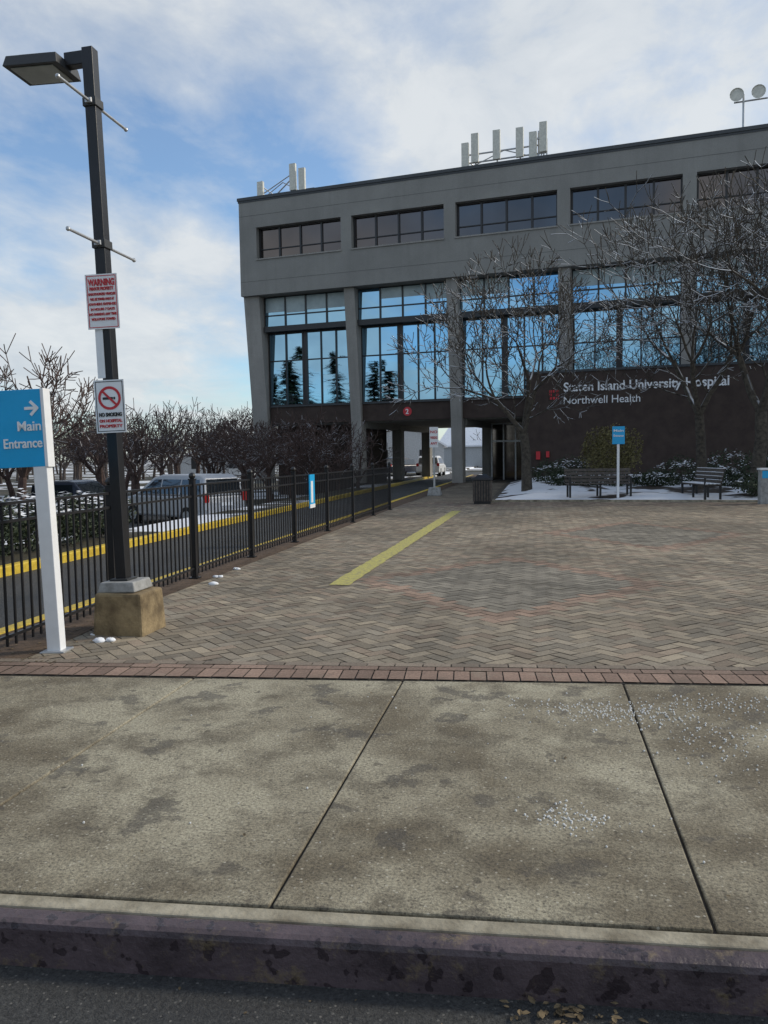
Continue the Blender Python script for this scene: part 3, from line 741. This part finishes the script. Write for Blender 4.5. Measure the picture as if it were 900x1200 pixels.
# ---------------------------------------------------------------- vehicles
def vehicle(name,loc,rz,paint,L=4.9,Hh=1.72,van=True):
    e=empty(name,loc,(0,0,rz));h=L/2;s=Hh/1.72
    def bev(mb,nm,b=.05): return mb.obj(nm,e,bevel=b)
    low=[(-h,.45),(-h+.05,.30),(h-.1,.30),(h,.45),(h-.02,.72),(h-.18,.88*s),(h-1.05,1.02*s),(-h+.05,1.02*s),(-h-.0,.8)]
    mb=MB();mb.prism(low,-.9,.9,paint);bev(mb,'body',.07)
    if van: up=[(-h+.05,1.02*s),(h-1.05,1.02*s),(h-1.95,1.62*s),(h-2.4,Hh),(-h+.45,Hh),(-h+.2,1.6*s)]
    else: up=[(-h+.5,1.0*s),(h-1.3,1.0*s),(h-2.05,Hh-.06),(h-2.4,Hh),(-h+1.4,Hh),(-h+1.1,Hh-.05)]
    n=len(up);zb=1.02*s
    def yw(z): return .88-(z-zb)*.28
    vs=[(x,-yw(z),z) for x,z in up]+[(x,yw(z),z) for x,z in up]
    fs=[tuple(range(n)),tuple(range(2*n-1,n-1,-1))]+[((i+1)%n,i,n+i,n+(i+1)%n) for i in range(n)]
    mb=MB();mb.add(vs,fs,paint);bev(mb,'cabin',.05)
    mb=MB();zt=Hh-.16;zl=zb+.05
    xb0=-h+(.32 if van else 1.05);xf=h-1.32
    segs=[(xb0,xb0+1.0),(xb0+1.08,xb0+2.05),(xb0+2.13,None)]
    for sg in(-1,1):
        for a,b_ in segs:
            if b_ is None:
                if a>xf-.7: continue
                pts=[(a,zl),(xf,zl),(xf-.78,zt),(a,zt)]
            else: pts=[(a,zl),(b_,zl),(b_,zt),(a+(.1 if a==xb0 else 0),zt)]
            q=[(x,sg*(yw(z)+.006),z) for x,z in pts];mb.poly(q if sg<0 else q[::-1],'carglass')
    x0,z0=up[0];x1,z1=up[-1]
    def lerp(t): return x0+(x1-x0)*t,z0+(z1-z0)*t
    a=lerp(.12);b_=lerp(.95)
    mb.poly([(a[0]-.012,-.72,a[1]),(a[0]-.012,.72,a[1]),(b_[0]-.012,.66,b_[1]),(b_[0]-.012,-.66,b_[1])],'carglass')
    x0,z0=up[1];x1,z1=up[2];a=lerp(.08);b_=lerp(.95)
    mb.poly([(a[0]+.012,.78,a[1]),(a[0]+.012,-.78,a[1]),(b_[0]+.012,-.66,b_[1]),(b_[0]+.012,.66,b_[1])],'carglass')
    for sg in(-1,1):
        mb.box(-h-.012,-h+.1,sg*.80-.09,sg*.80+.09,.82,1.12*s,'tail');mb.box(h-.12,h+.006,sg*.66-.16,sg*.66+.16,.66,.8,'white')
    mb.box(-h-.03,-h+.1,-.85,.85,.42,.58,paint);mb.box(-h-.018,-h,-.26,.26,.68,.8,'white')
    mb.obj('glass_and_lamps',e)
    mb=MB()
    for x in(-h+.95,h-.95):
        for sg in(-1,1):
            mb.tube((x,sg*.72,.33),(x,sg*.915,.33),.33,.33,'tyre',20);mb.tube((x,sg*.90,.33),(x,sg*.925,.33),.21,.2,'galv',10)
    mb.obj('wheels',e)
vehicle('parked_van',(-12.3,26.6,-.76),math.radians(180-28),'silver')
vehicle('parked_car',(-8.2,64,-.17),math.radians(90),'carwhite',4.6,1.6)
vehicle('parked_car',(-19,30.0,-.76),math.radians(180-8),'cardark',4.6,1.45,False)
vehicle('parked_car',(-11,66,-.17),math.radians(60),'cardark',4.6,1.5,False)
mb=MB();mb.box(-40,-11.5,23,38,-.9,-.765,'drive');mb.obj('car_park')
# ---------------------------------------------------------------- houses
def house(loc,rz,w,d,h,rh):
    e=empty('distant_house',loc,(0,0,rz));mb=MB();mb.box(-w/2,w/2,-d/2,d/2,0,h,'siding')
    mb.prism([(-w/2,h),(w/2,h),(0,h+rh)],-d/2,d/2,'siding');mb.obj('walls',e)
    mb=MB()
    for sg in(-1,1):
        mb.add([(sg*(w/2+.4),-d/2-.3,h-.3),(0,-d/2-.3,h+rh+.06),(0,d/2+.3,h+rh+.06),(sg*(w/2+.4),d/2+.3,h-.3),(sg*(w/2+.4),-d/2-.3,h-.1),(0,-d/2-.3,h+rh+.26),(0,d/2+.3,h+rh+.26),(sg*(w/2+.4),d/2+.3,h-.1)],[(0,1,2,3),(4,5,6,7),(0,1,5,4),(3,2,6,7),(0,3,7,4)],'snow')
    mb.obj('roof',e)
    mb=MB()
    for x in(-w/4,w/4):
        mb.box(x-.5,x+.5,-d/2-.03,-d/2,1,2.3,'frame')
    mb.obj('windows',e)
house((-15.5,93,-.2),.25,9,8,2.8,2.6);house((-40,98,-.78),.3,9,10,2.2,1.8);house((-5.5,110,-.2),1.2,9,12,3,3)
# ---------------------------------------------------------------- small stuff
def lump(loc,s,n=4):
    for i in range(n): mbL.ball((loc[0]+rnd(-1,1)*s,loc[1]+rnd(-1,1)*s,loc[2]+s*.1),s*rnd(.4,.8),'snow',12,8,(1.2,1,.6),.2)
random.seed(4);mbL=MB()
lump((-3.52,6.12,0),.075,2);lump((-3.80,9.0,0),.06,3);lump((-3.95,9.6,0),.05,3);lump((-3.75,6.3,0),.02,2);lump((-3.98,10.3,0),.05,3)
mbL.obj('snow_lumps',smooth=True)
mb=MB()
def gran(cx,cy,sx,sy,n):
    for i in range(n):
        x=cx+random.gauss(0,1)*sx;y=cy+random.gauss(0,1)*sy
        if y>5.25+S*x or y<2.65+S*x: continue
        q=rnd(.0022,.0062);mb.ball((x,y,q*.6),q,'salt',5,3)
gran(.45,4.75,.28,.12,400);gran(.95,4.3,.22,.22,150);gran(.13,3.32,.085,.065,130);gran(-.3,3.9,1.5,.7,50);gran(1.1,5.0,.3,.1,160)
mb.obj('salt_granules')
mb=MB()
def leaf(x,y,z,s):
    a=rnd(0,6.28);c,s_=math.cos(a),math.sin(a)
    pts=[(-1,0,0),(-.4,.45,rnd(0,.3)),(.3,.5,rnd(.1,.5)),(1,0,rnd(0,.3)),(.3,-.5,rnd(.1,.5)),(-.4,-.45,rnd(0,.3))]
    mb.add([(x+s*(px*c-py*s_),y+s*(px*s_+py*c),z+s*pz*.6) for px,py,pz in pts],[(0,1,2,3),(0,3,4,5)],'deadleaf')
for i in range(60): leaf(random.gauss(.1,.10),2.31+random.gauss(0,.035),-.145+rnd(0,.015),rnd(.005,.02))
for i in range(30): leaf(rnd(-3,3),2.3+rnd(-.12,.06),-.147,rnd(.004,.012))
for i in range(12): leaf(rnd(-2.5,1.2),rnd(2.7,5),.004,rnd(.006,.014))
for i in range(150):
    leaf(rnd(-4.4,-3.5),rnd(5.3,7.4),.008,rnd(.01,.025))
mb.obj('dead_leaves')
sc.view_settings.view_transform='Standard';sc.view_settings.look='None';sc.view_settings.exposure=0
